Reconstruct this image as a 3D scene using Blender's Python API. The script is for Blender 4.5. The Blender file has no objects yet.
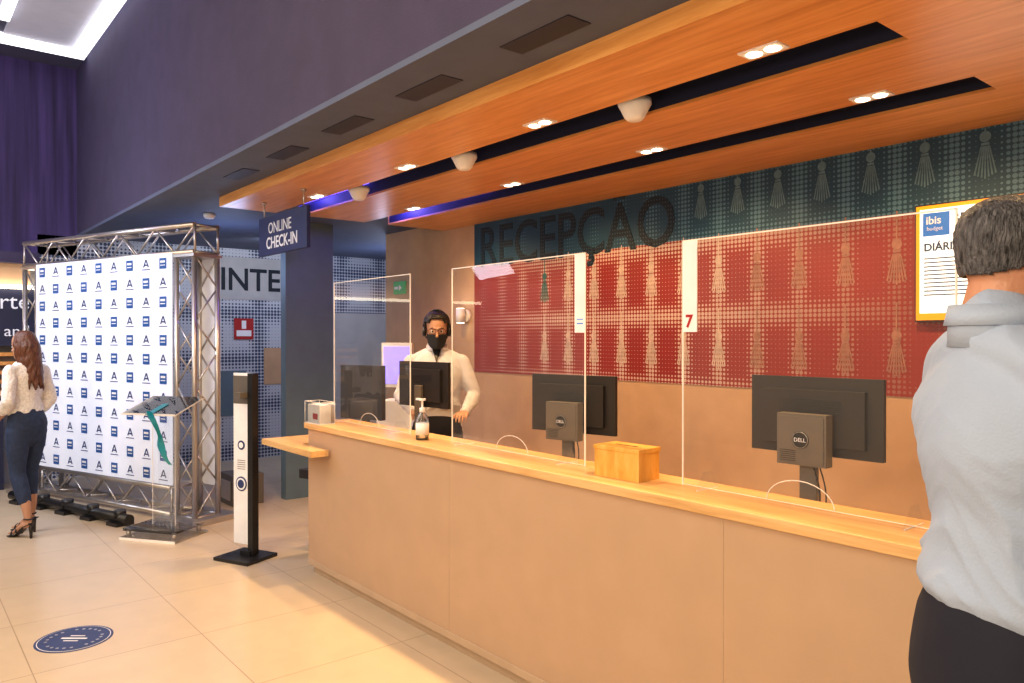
import bpy,bmesh,math,random
from mathutils import Vector,Matrix,noise
random.seed(7)
sc=bpy.context.scene
sc.view_settings.view_transform='Standard'
sc.view_settings.gamma=.93
R=math.radians
# ------------------------------------------------------------------ materials
def nt(name):
    m=bpy.data.materials.new(name); m.use_nodes=True
    t=m.node_tree; b=t.nodes['Principled BSDF']
    return m,t,b
def mat(name,col,rough=.5,metal=0,es=0,ecol=None,bump=0,bs=60,var=.06,vs=6,spec=.5,stretch=(1,1,1),bd=.01):
    m,t,b=nt(name); N=t.nodes; L=t.links
    tc=N.new('ShaderNodeTexCoord'); mp=N.new('ShaderNodeMapping'); mp.inputs['Scale'].default_value=stretch
    L.new(tc.outputs['Object'],mp.inputs['Vector'])
    nz=N.new('ShaderNodeTexNoise'); nz.inputs['Scale'].default_value=vs; nz.inputs['Detail'].default_value=4
    L.new(mp.outputs['Vector'],nz.inputs['Vector'])
    rp=N.new('ShaderNodeValToRGB')
    c=Vector(col[:3])
    rp.color_ramp.elements[0].position=.3; rp.color_ramp.elements[1].position=.7
    rp.color_ramp.elements[0].color=(*(c*(1-var)),1); rp.color_ramp.elements[1].color=(*[min(1,q) for q in c*(1+var)],1)
    L.new(nz.outputs['Fac'],rp.inputs['Fac']); L.new(rp.outputs['Color'],b.inputs['Base Color'])
    b.inputs['Roughness'].default_value=rough; b.inputs['Metallic'].default_value=metal
    b.inputs['Specular IOR Level'].default_value=spec
    if es:
        b.inputs['Emission Color'].default_value=(*(ecol or col)[:3],1); b.inputs['Emission Strength'].default_value=es
    if bump:
        n2=N.new('ShaderNodeTexNoise'); n2.inputs['Scale'].default_value=bs; n2.inputs['Detail'].default_value=3
        L.new(mp.outputs['Vector'],n2.inputs['Vector'])
        bp=N.new('ShaderNodeBump'); bp.inputs['Strength'].default_value=bump; bp.inputs['Distance'].default_value=bd
        L.new(n2.outputs['Fac'],bp.inputs['Height']); L.new(bp.outputs['Normal'],b.inputs['Normal'])
    return m
def wood(name,c1,c2,c3,rough=.4,sc_=(.6,9,9),scale=3):
    m,t,b=nt(name); N=t.nodes; L=t.links
    tc=N.new('ShaderNodeTexCoord'); mp=N.new('ShaderNodeMapping'); mp.inputs['Scale'].default_value=sc_
    L.new(tc.outputs['Object'],mp.inputs['Vector'])
    nz=N.new('ShaderNodeTexNoise'); nz.inputs['Scale'].default_value=scale; nz.inputs['Detail'].default_value=9; nz.inputs['Roughness'].default_value=.65; nz.inputs['Distortion'].default_value=.4
    L.new(mp.outputs['Vector'],nz.inputs['Vector'])
    rp=N.new('ShaderNodeValToRGB'); e=rp.color_ramp.elements
    e[0].position=.32; e[0].color=(*c1,1); e[1].position=.68; e[1].color=(*c3,1)
    k=e.new(.5); k.color=(*c2,1)
    L.new(nz.outputs['Fac'],rp.inputs['Fac']); L.new(rp.outputs['Color'],b.inputs['Base Color'])
    b.inputs['Roughness'].default_value=rough
    return m
def clear(name,haze=.05,tint=(1,1,1),refl=1.0):
    m=bpy.data.materials.new(name); m.use_nodes=True; t=m.node_tree; N=t.nodes; L=t.links
    N.clear(); out=N.new('ShaderNodeOutputMaterial')
    tr=N.new('ShaderNodeBsdfTransparent'); tr.inputs['Color'].default_value=(*tint,1)
    gl=N.new('ShaderNodeBsdfGlossy'); gl.inputs['Roughness'].default_value=.02
    df=N.new('ShaderNodeBsdfDiffuse'); df.inputs['Color'].default_value=(.9,.9,.92,1)
    fr=N.new('ShaderNodeFresnel'); fr.inputs['IOR'].default_value=1.45
    mm=N.new('ShaderNodeMath'); mm.operation='MULTIPLY'; mm.inputs[1].default_value=refl; L.new(fr.outputs[0],mm.inputs[0])
    mh=N.new('ShaderNodeMixShader'); mh.inputs[0].default_value=haze; L.new(tr.outputs[0],mh.inputs[1]); L.new(df.outputs[0],mh.inputs[2])
    mx=N.new('ShaderNodeMixShader'); L.new(mm.outputs[0],mx.inputs[0]); L.new(mh.outputs[0],mx.inputs[1]); L.new(gl.outputs[0],mx.inputs[2])
    L.new(mx.outputs[0],out.inputs[0]); return m
class NM:
    def __init__(s,t): s.t=t
    def m(s,op,a,b=None,c=None):
        n=s.t.nodes.new('ShaderNodeMath'); n.operation=op
        for i,v in enumerate((a,b,c)):
            if v is None: continue
            if isinstance(v,(int,float)): n.inputs[i].default_value=v
            else: s.t.links.new(v,n.inputs[i])
        return n.outputs[0]
def mix(t,f,a,b):
    n=t.nodes.new('ShaderNodeMix'); n.data_type='RGBA'
    if isinstance(f,(int,float)): n.inputs[0].default_value=f
    else: t.links.new(f,n.inputs[0])
    for i,v in ((6,a),(7,b)):
        if isinstance(v,tuple): n.inputs[i].default_value=(*v,1)
        else: t.links.new(v,n.inputs[i])
    return n.outputs[2]
def dots(name,base,dotc,cell,ax,mode,rough=.6):
    m,t,b=nt(name); n=NM(t)
    tc=t.nodes.new('ShaderNodeTexCoord'); sp=t.nodes.new('ShaderNodeSeparateXYZ'); t.links.new(tc.outputs['Object'],sp.inputs[0])
    h=sp.outputs[ax]; z=sp.outputs[1 if mode=='letter' else 2]
    fx=n.m('SUBTRACT',n.m('FRACT',n.m('DIVIDE',h,cell)),.5); fz=n.m('SUBTRACT',n.m('FRACT',n.m('DIVIDE',z,cell)),.5)
    d=n.m('SQRT',n.m('ADD',n.m('MULTIPLY',fx,fx),n.m('MULTIPLY',fz,fz)))
    def band(v,per,off,w):
        f=n.m('ABSOLUTE',n.m('SUBTRACT',n.m('FRACT',n.m('DIVIDE',n.m('ADD',v,off),per)),.5))
        return n.m('MULTIPLY',n.m('SUBTRACT',w,f),1/w)
    def rng(a,b_,lo=0,hi=1):
        mr=t.nodes.new('ShaderNodeMapRange'); mr.inputs[1].default_value=a; mr.inputs[2].default_value=b_; mr.inputs[3].default_value=lo; mr.inputs[4].default_value=hi; t.links.new(h,mr.inputs[0]); return mr.outputs[0]
    if mode in('lattice','teal'):
        p=n.m('MAXIMUM',band(h,.30,.0,.30),band(z,.52,.02,.22))
        p=n.m('MAXIMUM',p,0.04)
        if mode=='lattice': fd=n.m('MULTIPLY',rng(-5.9,-4.6,.05,1),rng(-.6,-3.0,.35,1))
        else: fd=n.m('MULTIPLY',rng(-4.2,-3.3,.16,1),1.0)
        rad=n.m('MULTIPLY',n.m('POWER',p,.5),n.m('MULTIPLY',n.m('POWER',fd,.5),.47))
        if mode=='lattice': dotc=mix(t,rng(-1.8,-3.4),(.26,.08,.055),dotc)
    elif mode=='letter': rad=.18
    else:
        p=n.m('MAXIMUM',n.m('MAXIMUM',band(h,.62,.1,.30),band(z,.62,.2,.30)),0.05)
        rad=n.m('MULTIPLY',n.m('POWER',p,.5),.46)
    k=n.m('LESS_THAN',d,rad)
    t.links.new(mix(t,k,base,dotc),b.inputs['Base Color']); b.inputs['Roughness'].default_value=rough
    return m
M={}
M['beige']=mat('beige_wall_paint',(.52,.335,.20),.75,bump=.05)
M['farwall']=mat('far_wall_paint',(.42,.42,.44),.8)
M['navy']=mat('navy_paint',(.014,.018,.055),.6)
M['signnavy']=mat('sign_navy',(.018,.030,.13),.5)
M['letter']=mat('letter_navy',(.004,.010,.022),.7)
M['rletter']=dots('mural_letter_print',(.003,.012,.024),(.04,.09,.13),.030,0,'letter')
M['bulk']=mat('bulkhead_plaster',(.050,.040,.088),.85,var=.10,bump=.2,bs=120)
M['soff']=mat('soffit_paint',(.09,.11,.18),.7)
M['purple']=mat('purple_wall',(.05,.032,.12),.75,var=.5,vs=3,stretch=(1,4,.2))
M['ceil']=mat('dark_ceiling',(.10,.10,.16),.8)
M['coffer']=mat('coffer_glow',(.5,.5,.55),.6,es=.16,ecol=(.8,.8,1))  # interior is no lamp; faint emission stands in for cove light on it
M['wood']=wood('ceiling_wood_veneer',(.60,.25,.065),(.73,.34,.10),(.84,.45,.16),.34)
M['woodtop']=wood('counter_wood_veneer',(.60,.34,.13),(.74,.46,.20),(.82,.56,.28),.32)
M['woodbox']=wood('pine_wood',(.62,.31,.05),(.76,.42,.09),(.82,.50,.15),.4,(4,4,.8),6)
M['counter']=mat('counter_laminate',(.50,.335,.215),.5,var=.03,bump=.04,bs=200)
M['plinth']=mat('plinth_laminate',(.50,.36,.24),.5)
M['desk']=mat('desk_laminate',(.55,.46,.34),.5)
M['black']=mat('black_plastic',(.012,.012,.014),.35)
M['vent']=mat('vent_grille',(.022,.024,.045),.6)
M['mblack']=mat('monitor_black',(.017,.014,.014),.5)
M['grey']=mat('grey_plastic',(.13,.115,.10),.45)
M['alu']=mat('aluminium',(.55,.52,.50),.35,metal=.85)
M['white']=mat('white_paint',(.86,.86,.88),.5)
M['whiteb']=mat('banner_vinyl',(.74,.79,.93),.6,es=.22,ecol=(.82,.88,1))  # small emission puts the banner's lit brightness into the vinyl
M['blue']=mat('logo_blue',(.015,.10,.36),.5)
M['dnavy']=mat('logo_navy',(.03,.05,.16),.5)
M['red']=mat('red_paint',(.42,.02,.02),.4)
M['green']=mat('exit_green',(.02,.3,.10),.4,es=.3)
M['teal']=mat('teal_partition',(.12,.18,.23),.6,bump=.06,bs=150)
M['acry']=clear('acrylic_sheet',.03)
M['acry2']=clear('acrylic_block',.045,(.96,.98,1))
M['edge']=mat('acrylic_edge',(.85,.80,.74),.3,es=.07,ecol=(1,.92,.82))  # pale colour and faint emission paint in the edges catching light
M['emw']=mat('lamp_warm',(1,.9,.7),.5,es=9,ecol=(1,.86,.62))
M['emc']=mat('lamp_cool',(1,1,1),.5,es=2.2,ecol=(.93,.94,1))
M['led']=mat('led_strip_blue',(.2,.15,.9),.5,es=5,ecol=(.16,.10,1))
M['screen']=mat('tv_screen_white',(.85,.88,.9),.3,es=.8,ecol=(.90,.98,1),var=.01)
M['orange']=mat('screen_orange',(.9,.30,.005),.4,es=.7,ecol=(1,.33,.01))
M['sblue']=mat('screen_blue',(.02,.16,.6),.4,es=.3)
M['violet']=mat('screen_violet',(.3,.25,.9),.4,es=1.2,ecol=(.30,.25,1))
M['text']=mat('text_dark',(.03,.05,.12),.6)
M['textw']=mat('text_white',(.75,.78,.88),.6,es=.1)
M['yellow']=mat('yellow_paint',(.65,.45,.02),.6)
M['ribbon']=mat('teal_ribbon',(.0,.22,.27),.4,bump=.2,bs=30)
M['tassel']=mat('tassel_print',(.55,.42,.37),.8,var=.2,vs=30)
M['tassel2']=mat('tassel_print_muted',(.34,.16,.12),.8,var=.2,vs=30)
M['tasselb']=mat('tassel_print_teal',(.11,.20,.27),.8,var=.2,vs=30)
M['green_t']=mat('tassel_green',(.03,.12,.12),.8)
M['reddots']=dots('mural_red',(.25,.015,.010),(.56,.42,.37),.030,0,'lattice')
M['tealdots']=dots('mural_teal',(.010,.055,.105),(.08,.18,.27),.030,0,'teal')
M['walldots']=dots('dotted_wall',(.50,.53,.60),(.04,.06,.12),.045,1,'x')
m,t,b=nt('floor_tiles'); n=NM(t)
tc=t.nodes.new('ShaderNodeTexCoord'); mp=t.nodes.new('ShaderNodeMapping'); mp.inputs['Location'].default_value=(.35,.25,0); t.links.new(tc.outputs['Object'],mp.inputs[0])
br=t.nodes.new('ShaderNodeTexBrick'); br.offset=0; br.inputs['Scale'].default_value=1
br.inputs['Brick Width'].default_value=.8; br.inputs['Row Height'].default_value=.8; br.inputs['Mortar Size'].default_value=.0028
br.inputs['Color1'].default_value=(.62,.50,.355,1); br.inputs['Color2'].default_value=(.59,.475,.335,1); br.inputs['Mortar'].default_value=(.38,.28,.18,1)
t.links.new(mp.outputs[0],br.inputs['Vector'])
nz=t.nodes.new('ShaderNodeTexNoise'); nz.inputs['Scale'].default_value=6; nz.inputs['Detail'].default_value=6; t.links.new(tc.outputs['Object'],nz.inputs['Vector'])
mr=t.nodes.new('ShaderNodeMapRange'); mr.inputs[3].default_value=.9; mr.inputs[4].default_value=1.08; t.links.new(nz.outputs['Fac'],mr.inputs[0])
vm=t.nodes.new('ShaderNodeVectorMath'); vm.operation='SCALE'; t.links.new(br.outputs['Color'],vm.inputs[0]); t.links.new(mr.outputs[0],vm.inputs['Scale'])
t.links.new(vm.outputs[0],b.inputs['Base Color']); b.inputs['Roughness'].default_value=.3
M['floor']=m
# ------------------------------------------------------------------ builder
def group(name,loc=(0,0,0),rz=0,s=1):
    o=bpy.data.objects.new(name,None); sc.collection.objects.link(o); o.location=loc; o.rotation_euler=(0,0,rz); o.scale=(s,s,s); o.empty_display_size=.1
    return o
class B:
    def __init__(s,*mats): s.bm=bmesh.new(); s.mats=list(mats)
    def mi(s,k):
        if k not in s.mats: s.mats.append(k)
        return s.mats.index(k)
    def box(s,x0,x1,y0,y1,z0,z1,k,mtx=None):
        vs=[s.bm.verts.new((x,y,z)) for x in (x0,x1) for y in (y0,y1) for z in (z0,z1)]
        if mtx: 
            for v in vs: v.co=mtx@v.co
        i=s.mi(k)
        for f in ((0,1,3,2),(4,6,7,5),(0,4,5,1),(2,3,7,6),(0,2,6,4),(1,5,7,3)):
            q=s.bm.faces.new([vs[j] for j in f]); q.material_index=i
    def cyl(s,p0,p1,r,k,seg=12,r2=None,cap=True):
        p0=Vector(p0);p1=Vector(p1); d=(p1-p0).normalized(); a=Vector((1,0,0)) if abs(d.x)<.9 else Vector((0,1,0))
        u=d.cross(a).normalized(); w=d.cross(u); r2=r if r2 is None else r2; i=s.mi(k)
        A=[];C=[]
        for j in range(seg):
            th=2*math.pi*j/seg; o=u*math.cos(th)+w*math.sin(th)
            A.append(s.bm.verts.new(p0+o*r)); C.append(s.bm.verts.new(p1+o*r2))
        for j in range(seg):
            q=s.bm.faces.new((A[j],A[(j+1)%seg],C[(j+1)%seg],C[j])); q.material_index=i; q.smooth=True
        if cap:
            for l in (A[::-1],C): q=s.bm.faces.new(l); q.material_index=i
    def poly(s,pts,k):
        q=s.bm.faces.new([s.bm.verts.new(p) for p in pts]); q.material_index=s.mi(k)
    def rev(s,prof,c,k,seg=24):
        i=s.mi(k); rows=[]
        for r,z in prof:
            rows.append([s.bm.verts.new((c[0]+r*math.cos(2*math.pi*j/seg),c[1]+r*math.sin(2*math.pi*j/seg),c[2]+z)) for j in range(seg)])
        for a,b_ in zip(rows,rows[1:]):
            for j in range(seg):
                q=s.bm.faces.new((a[j],a[(j+1)%seg],b_[(j+1)%seg],b_[j])); q.material_index=i; q.smooth=True
        for l in (rows[0][::-1],rows[-1]): q=s.bm.faces.new(l); q.material_index=i
    def path(s,pts,r,k,seg=8):
        for a,b_ in zip(pts,pts[1:]): s.cyl(a,b_,r,k,seg)
    def done(s,name,parent=None,loc=(0,0,0),rot=(0,0,0),bevel=0,recalc=True,scale=1):
        if recalc: bmesh.ops.recalc_face_normals(s.bm,faces=s.bm.faces)
        me=bpy.data.meshes.new(name); s.bm.to_mesh(me); s.bm.free()
        for k in s.mats: me.materials.append(M[k] if isinstance(k,str) else k)
        o=bpy.data.objects.new(name,me); sc.collection.objects.link(o); o.location=loc; o.rotation_euler=rot; o.scale=(scale,)*3
        if parent: o.parent=parent
        if bevel:
            q=o.modifiers.new('bevel','BEVEL'); q.width=bevel; q.segments=2; q.limit_method='ANGLE'
        return o
def applym(o):
    bpy.context.view_layer.update(); dg=bpy.context.evaluated_depsgraph_get()
    me=bpy.data.meshes.new_from_object(o.evaluated_get(dg)); o.modifiers.clear(); o.data=me
def text(name,body,size,loc,rz,k,parent=None,ext=.002,sx=1,align='LEFT',off=0,sp=1):
    c=bpy.data.curves.new(name,'FONT'); c.body=body; c.size=size; c.extrude=ext; c.align_x=align; c.resolution_u=3; c.offset=off; c.space_character=sp
    o=bpy.data.objects.new(name+'_tmp',c); sc.collection.objects.link(o); bpy.context.view_layer.update()
    me=bpy.data.meshes.new_from_object(o.evaluated_get(bpy.context.evaluated_depsgraph_get())); bpy.data.objects.remove(o)
    me.materials.clear(); me.materials.append(M[k])
    q=bpy.data.objects.new(name,me); sc.collection.objects.link(q); q.location=loc; q.rotation_euler=(R(90),0,rz); q.scale=(sx,1,1)
    if parent: q.parent=parent
    return q
# ------------------------------------------------------------------ room shell
XF=-10.2
b=B(); b.box(XF,4,-5,7,-.1,0,'floor'); b.done('floor')
b=B(); b.box(-7.7,4,4.46,4.6,0,3.1,'beige'); b.done('wall_back')
b=B(); b.box(XF-.1,XF,1.35,7,0,2.83,'walldots'); b.done('wall_far')
b=B(); b.box(XF-.1,XF,-5,1.35,0,2.6,'farwall'); b.done('wall_left')
b=B(); b.box(XF-.1,XF,-5,1.75,2.6,5,'purple'); b.done('wall_left_upper')
b=B(); b.box(XF,4,7,7.1,0,3,'farwall'); b.done('wall_rear_corridor')
b=B(); b.box(XF,4,1.75,1.9,2.86,4.9,'bulk'); b.done('wall_bulkhead')
b=B(); b.box(XF,4,1.75,2.19,2.83,2.86,'soff'); b.box(XF,-6.53,2.19,7,2.83,2.86,'soff')
for x in (-5.5,-4.68,-3.86,-3.04,-2.22,-1.4,-.6): b.box(x-.20,x+.20,1.93,2.05,2.826,2.835,'vent')
b.done('ceiling_soffit')
b=B(); b.box(XF,4,-5,1.75,4.8,4.9,'ceil'); b.done('ceiling')
b=B(); b.box(-6.53,4,2.19,4.46,2.95,3.0,'navy')
for (y0,y1) in ((2.192,2.665),(2.925,3.545),(3.815,4.455)): b.box(-6.52,4,y0,y1,2.765,2.95,'navy')
for (y0,y1) in ((2.66,2.93),(3.54,3.82)): b.box(-1.235,4,y0,y1,2.765,2.95,'navy')
b.done('ceiling_recess')
b=B(); b.box(-6.5,-5.3,2.90,2.92,2.85,2.87,'led'); b.box(-6.5,-4.9,3.79,3.81,2.85,2.87,'led'); b.done('ceiling_led_strip')
b=B()
z0,z1=2.75,2.765
b.box(-6.53,4,2.19,2.67,z0,z1,'wood'); b.box(-6.53,4,2.92,3.55,z0,z1,'wood'); b.box(-6.53,4,3.81,4.46,z0,z1,'wood')
b.box(-1.24,4,2.67,2.92,z0,z1,'wood'); b.box(-1.24,4,3.55,3.81,z0,z1,'wood')
b.box(-6.53,4,2.18,2.192,2.75,2.835,'wood')
for (y0,y1) in ((2.19,2.67),(2.92,3.55),(3.81,4.46)): b.box(-6.535,-6.52,y0,y1,2.75,2.835,'wood')
b.done('ceiling_wood')
b=B()
b.box(-9.6,-5.5,1.58,1.72,4.74,4.8,'emc'); b.box(-9.6,-9.42,-3,1.58,4.74,4.8,'emc'); b.box(-8.9,-5.5,.85,.95,4.74,4.8,'emc'); b.box(-8.9,-8.8,-3,.85,4.74,4.8,'emc')
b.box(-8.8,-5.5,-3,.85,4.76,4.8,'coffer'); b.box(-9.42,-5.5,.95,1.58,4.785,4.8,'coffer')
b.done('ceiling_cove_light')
# mural
b=B(); b.box(-5.98,4,4.452,4.46,1.31,2.35,'reddots'); b.box(-5.98,4,4.452,4.46,2.35,2.95,'tealdots'); b.done('wall_mural')
def tassel(b,x,z,s,k,y=4.449):
    b.box(x-.004*s,x+.004*s,y-.001,y,z,z+.16*s,k)
    pts=[(x+.028*s*math.cos(a),y,z-.02*s+.03*s*math.sin(a)) for a in [i*math.pi/6 for i in range(12)]]; b.poly(pts,k)
    b.box(x-.02*s,x+.02*s,y-.001,y,z-.065*s,z-.052*s,k)
    for i in range(-3,4):
        x0=x+i*.0065*s; x1=x+i*.017*s; w=.0045*s
        b.poly([(x0-w*.7,y,z-.07*s),(x0+w*.7,y,z-.07*s),(x1+w,y,z-.24*s+abs(i)*.008*s),(x1-w,y,z-.24*s+abs(i)*.008*s)],k)
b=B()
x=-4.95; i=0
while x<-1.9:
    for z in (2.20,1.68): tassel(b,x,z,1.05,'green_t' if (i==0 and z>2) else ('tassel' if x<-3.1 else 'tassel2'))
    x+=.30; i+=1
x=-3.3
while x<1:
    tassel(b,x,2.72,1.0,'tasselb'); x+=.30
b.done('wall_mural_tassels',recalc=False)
text('wall_mural_lettering','RECEPÇÃO',.54,(-5.9,4.45,2.33),0,'rletter',sx=.88,off=.006,sp=1.0)
b=B(); 
for (y0,y1,z0_,z1_,k) in ((3.2,4.6,2.15,2.72,'farwall'),(3.05,3.35,1.1,1.35,'yellow'),(3.3,3.75,.6,1.2,'teal'),(4.0,4.5,1.0,1.5,'beige'),(5.0,6.0,.0,2.0,'farwall')): b.box(XF,XF+.012,y0,y1,z0_,z1_,k)
b.done('wall_far_colour_blocks')
text('wall_far_lettering','INTER',.42,(XF+.015,3.40,2.28),R(90),'letter',off=.006,sx=.93)
g=group('fire_extinguisher_sign',(XF,3.72,0))
b=B(); b.box(0.012,.02,-.13,.13,1.62,1.9,'red'); b.box(.02,.024,-.1,.1,1.66,1.74,'white'); b.box(.02,.024,-.03,.03,1.76,1.87,'white'); b.done('plate',g)
b=B(); b.box(-7.5,-7.38,3.12,3.64,0,2.83,'teal'); b.done('wall_partition')
# cafe bar back-left
g=group('cafe_bar',(XF+.02,0,0))
b=B()
b.box(0,.36,-2.5,.98,0,1.02,'navy'); b.box(0,.40,-2.5,1.0,1.02,1.07,'woodtop')
b.box(0,.25,-2.5,1.28,1.55,2.18,'navy'); b.box(0,.30,-2.5,1.3,2.18,2.22,'emw'); b.box(0,.22,-2.5,1.25,2.22,2.46,'beige'); b.box(0,.35,-2.5,1.32,2.46,2.58,'bulk')
for i in range(4): b.box(0,.2,-2.5,1.25,1.14+i*.1,1.18+i*.1,'wood')
for i in range(14): b.cyl((.28,.9-i*.2,1.07),(.28,.9-i*.2,1.2+.03*(i%3)),.03,'white',10)
b.done('counter_unit',g)
text('menu_lettering','Arte',.24,(.26,1.24,1.96),R(90),'textw',g,align='RIGHT'); text('menu_lettering_small','food and',.17,(.26,1.24,1.66),R(90),'textw',g,align='RIGHT')
# ------------------------------------------------------------------ reception counter
g=group('reception_counter')
b=B(); b.box(-5.03,.4,2.29,2.60,.06,1.01,'counter'); b.box(-5.0,.4,2.32,2.58,0,.06,'plinth')
b.box(-5.02,.4,2.283,2.292,.06,.10,'plinth')
b.done('front_panel',g,bevel=.003)
b=B(); 
for x in (-3.3,-1.6,): b.box(x-.001,x+.001,2.2887,2.292,.1,1.01,'plinth')
b.done('panel_seams',g)
b=B(); b.box(-5.06,.45,2.27,2.63,1.01,1.05,'woodtop'); b.done('ledge_top',g,bevel=.004)
b=B(); b.box(-4.95,.4,2.635,3.02,.86,.90,'desk'); 
for x in (-4.95,-2.6,.3): b.box(x,x+.04,2.635,3.0,0,.86,'desk')
b.done('work_desk')
g=group('side_shelf')
b=B(); b.box(-5.50,-4.66,2.14,2.264,.86,.90,'woodtop'); b.box(-5.50,-5.066,2.264,2.52,.86,.90,'woodtop'); b.done('shelf_board',g)
b=B(); b.box(-5.4,-5.036,2.40,2.43,.80,.86,'grey'); b.box(-5.066,-5.036,2.36,2.47,.6,.86,'grey'); b.done('shelf_bracket',g)
def panel(x0,x1,leaf=None,mark=False):
    g=group('acrylic_sneeze_guard',((x0+x1)/2,2.5,1.05)); w=(x1-x0)/2
    b=B(); b.poly([(-w,0,0.005),(w,0,0.005),(w,0,.99),(-w,0,.99)],'acry'); b.done('clear_sheet',g)
    b=B(); e=.0024
    b.box(-w-e,-w+e,-.003,.003,0,.99,'edge'); b.box(w-e,w+e,-.003,.003,0,.99,'edge'); b.box(-w,w,-.003,.003,.986,.991,'edge'); b.box(-w,w,-.002,.002,.003,.005,'edge')
    b.path([(.13*math.cos(a),0,.085*math.sin(a)+.004) for a in [i*math.pi/14 for i in range(15)]],.0018,'edge',6)
    b.done('polished_edges',g)
    b=B()
    for sx in (-w+.12,w-.12):
        b.poly([(sx,-.08,.001),(sx,.08,.001),(sx,.03,.07),(sx,-.03,.07)],'acry2'); b.box(sx-.0015,sx+.0015,-.07,.07,0,.004,'edge')
    b.done('feet',g,recalc=False)
    if leaf is not None:
        b=B(); b.box(leaf-.035,leaf+.035,-.010,-.006,.62,.985,'white'); b.done('taped_leaflet',g)
        if mark: text('leaflet_number','7',.07,(leaf-.02,-.011,.64),0,'red',g,ext=.0005,off=.002)
        else:
            b=B(); b.box(leaf-.02,leaf+.02,-.0105,-.010,.66,.665,'sblue'); b.box(leaf-.02,leaf+.02,-.0105,-.010,.68,.684,'sblue'); b.done('leaflet_print',g)
panel(-5.05,-4.02); panel(-3.57,-2.50,.51); panel(-1.94,-.92,-.47,True)
def monitor(loc,rz,tilt=0,pc=True,w=.53,h=.31,up=.28):
    g=group('computer_monitor',loc,rz)
    b=B(); b.box(-w/2,w/2,-.012,.012,up,up+h,'mblack'); b.box(-w/2+.06,w/2-.06,-.035,-.012,up+.04,up+h-.05,'mblack'); b.box(-w/2+.008,w/2-.008,.012,.014,up+.012,up+h-.008,'black')
    for i in range(7): b.box(-.12,.12,-.037,-.035,up+h-.09-i*.008,up+h-.087-i*.008,'black')
    b.done('display',g,bevel=.004)
    b=B(); b.box(-.12,.12,-.10,.10,0,.012,'grey'); b.box(-.035,.035,-.06,-.035,.012,up+.15,'grey'); b.done('stand',g,bevel=.004)
    if pc:
        u=up-.02
        b=B(); b.box(-.10,.10,-.115,-.062,u-.01,u+.19,'grey'); b.box(-.09,.09,-.119,-.115,u,u+.18,'grey'); c=u+.09; b.cyl((0,-.119,c),(0,-.124,c),.034,'black',24); b.cyl((0,-.1235,c),(0,-.1245,c),.032,'alu',24); b.cyl((0,-.124,c),(0,-.1255,c),.030,'black',24)
        for i in range(6): b.box(-.085,-.02,-.120,-.119,u+.005+i*.008,u+.008+i*.008,'black')
        b.done('mini_computer',g,bevel=.003)
        text('badge','DELL',.022,(0,-.1262,c-.007),0,'textw',g,align='CENTER',ext=.0003)
    b=B(); pts=[(.03+.03*math.sin(t*3),-.07-.02*t,.24-.23*t) for t in [i/10 for i in range(11)]]; b.path(pts,.004,'black'); b.path([(p[0]+.02,p[1]+.01,p[2]) for p in pts],.003,'black'); b.done('cables',g)
monitor((-1.57,2.86,.90),R(3),w=.54); monitor((-2.95,2.86,.90),R(13),up=.235); monitor((-4.42,2.86,.90),R(6),pc=False,up=.27)
g=group('office_chair',(-5.55,2.98,0),R(200))
b=B(); b.box(-.22,.22,-.05,.0,.98,1.42,'mblack'); b.box(-.24,.24,-.02,.44,.55,.62,'mblack'); b.box(-.03,.03,-.08,-.05,.55,1.1,'black'); b.cyl((0,.2,.1),(0,.2,.55),.03,'black')
for i in range(5):
    a=i*2*math.pi/5; p=(.24*math.cos(a),.2+.24*math.sin(a),.07); b.cyl((0,.2,.11),p,.018,'black'); b.cyl((p[0],p[1]-.012,.03),(p[0],p[1]+.012,.03),.03,'black'); b.cyl(p,(p[0],p[1],.03),.01,'black')
for s in (-1,1): b.box(s*.25-.02,s*.25+.02,.0,.28,.78,.81,'black'); b.box(s*.25-.015,s*.25+.015,.1,.14,.58,.78,'black')
b.done('chair',g,bevel=.01)
# TV
g=group('wall_television',(-1.83,4.448,1.734))
b=B(); b.box(0,1.14,-.05,0,0,.64,'mblack'); b.box(.008,1.132,-.053,-.05,.008,.632,'orange'); b.box(.028,1.112,-.055,-.053,.045,.612,'screen'); b.box(.045,.18,-.057,-.055,.465,.59,'sblue')
for i in range(10): b.box(.05,.05+(.36 if i%3 else .42),-.0565,-.055,.34-i*.022,.346-i*.022,'text')
for i in range(9): b.box(.62,.62+.4,-.0565,-.055,.33-i*.022,.336-i*.022,'text')
b.done('panel',g)
text('tv_title','ibis budget',.115,(.205,-.058,.495),0,'text',g,ext=.0005,off=.002); text('tv_heading','DIÁRIAS*',.058,(.05,-.058,.385),0,'text',g,ext=.0005,off=.0015); text('tv_logo','ibis',.06,(.06,-.0585,.53),0,'textw',g,ext=.0005,off=.001); text('tv_logo_small','budget',.03,(.065,-.0585,.495),0,'textw',g,ext=.0005)
g=group('wall_sconce',(-6.1,4.46,1.86)); b=B(); b.cyl((0,0,0),(0,-.03,0),.06,'white',24); b.cyl((0,-.09,-.07),(0,-.09,.07),.045,'white',20); b.box(-.01,.01,-.09,0,-.01,.01,'white'); b.cyl((0,-.09,-.073),(0,-.09,.073),.038,'emw',20); b.done('lamp',g)
g=group('exit_sign',(-7.37,4.458,2.2)); b=B(); b.box(-.12,.12,-.02,0,-.07,.07,'green'); b.box(-.10,-.02,-.022,-.02,-.015,.015,'white'); b.poly([(-.0,-.023,-.035),(-.0,-.023,.035),(.06,-.023,0)],'white'); b.done('plate',g)
g=group('hanging_check_in_sign',(-5.72,2.40,0),R(0))
b=B(); b.box(-.46,.46,-.015,.015,2.31,2.62,'signnavy'); b.done('board',g,bevel=.003)
b=B(); 
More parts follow.
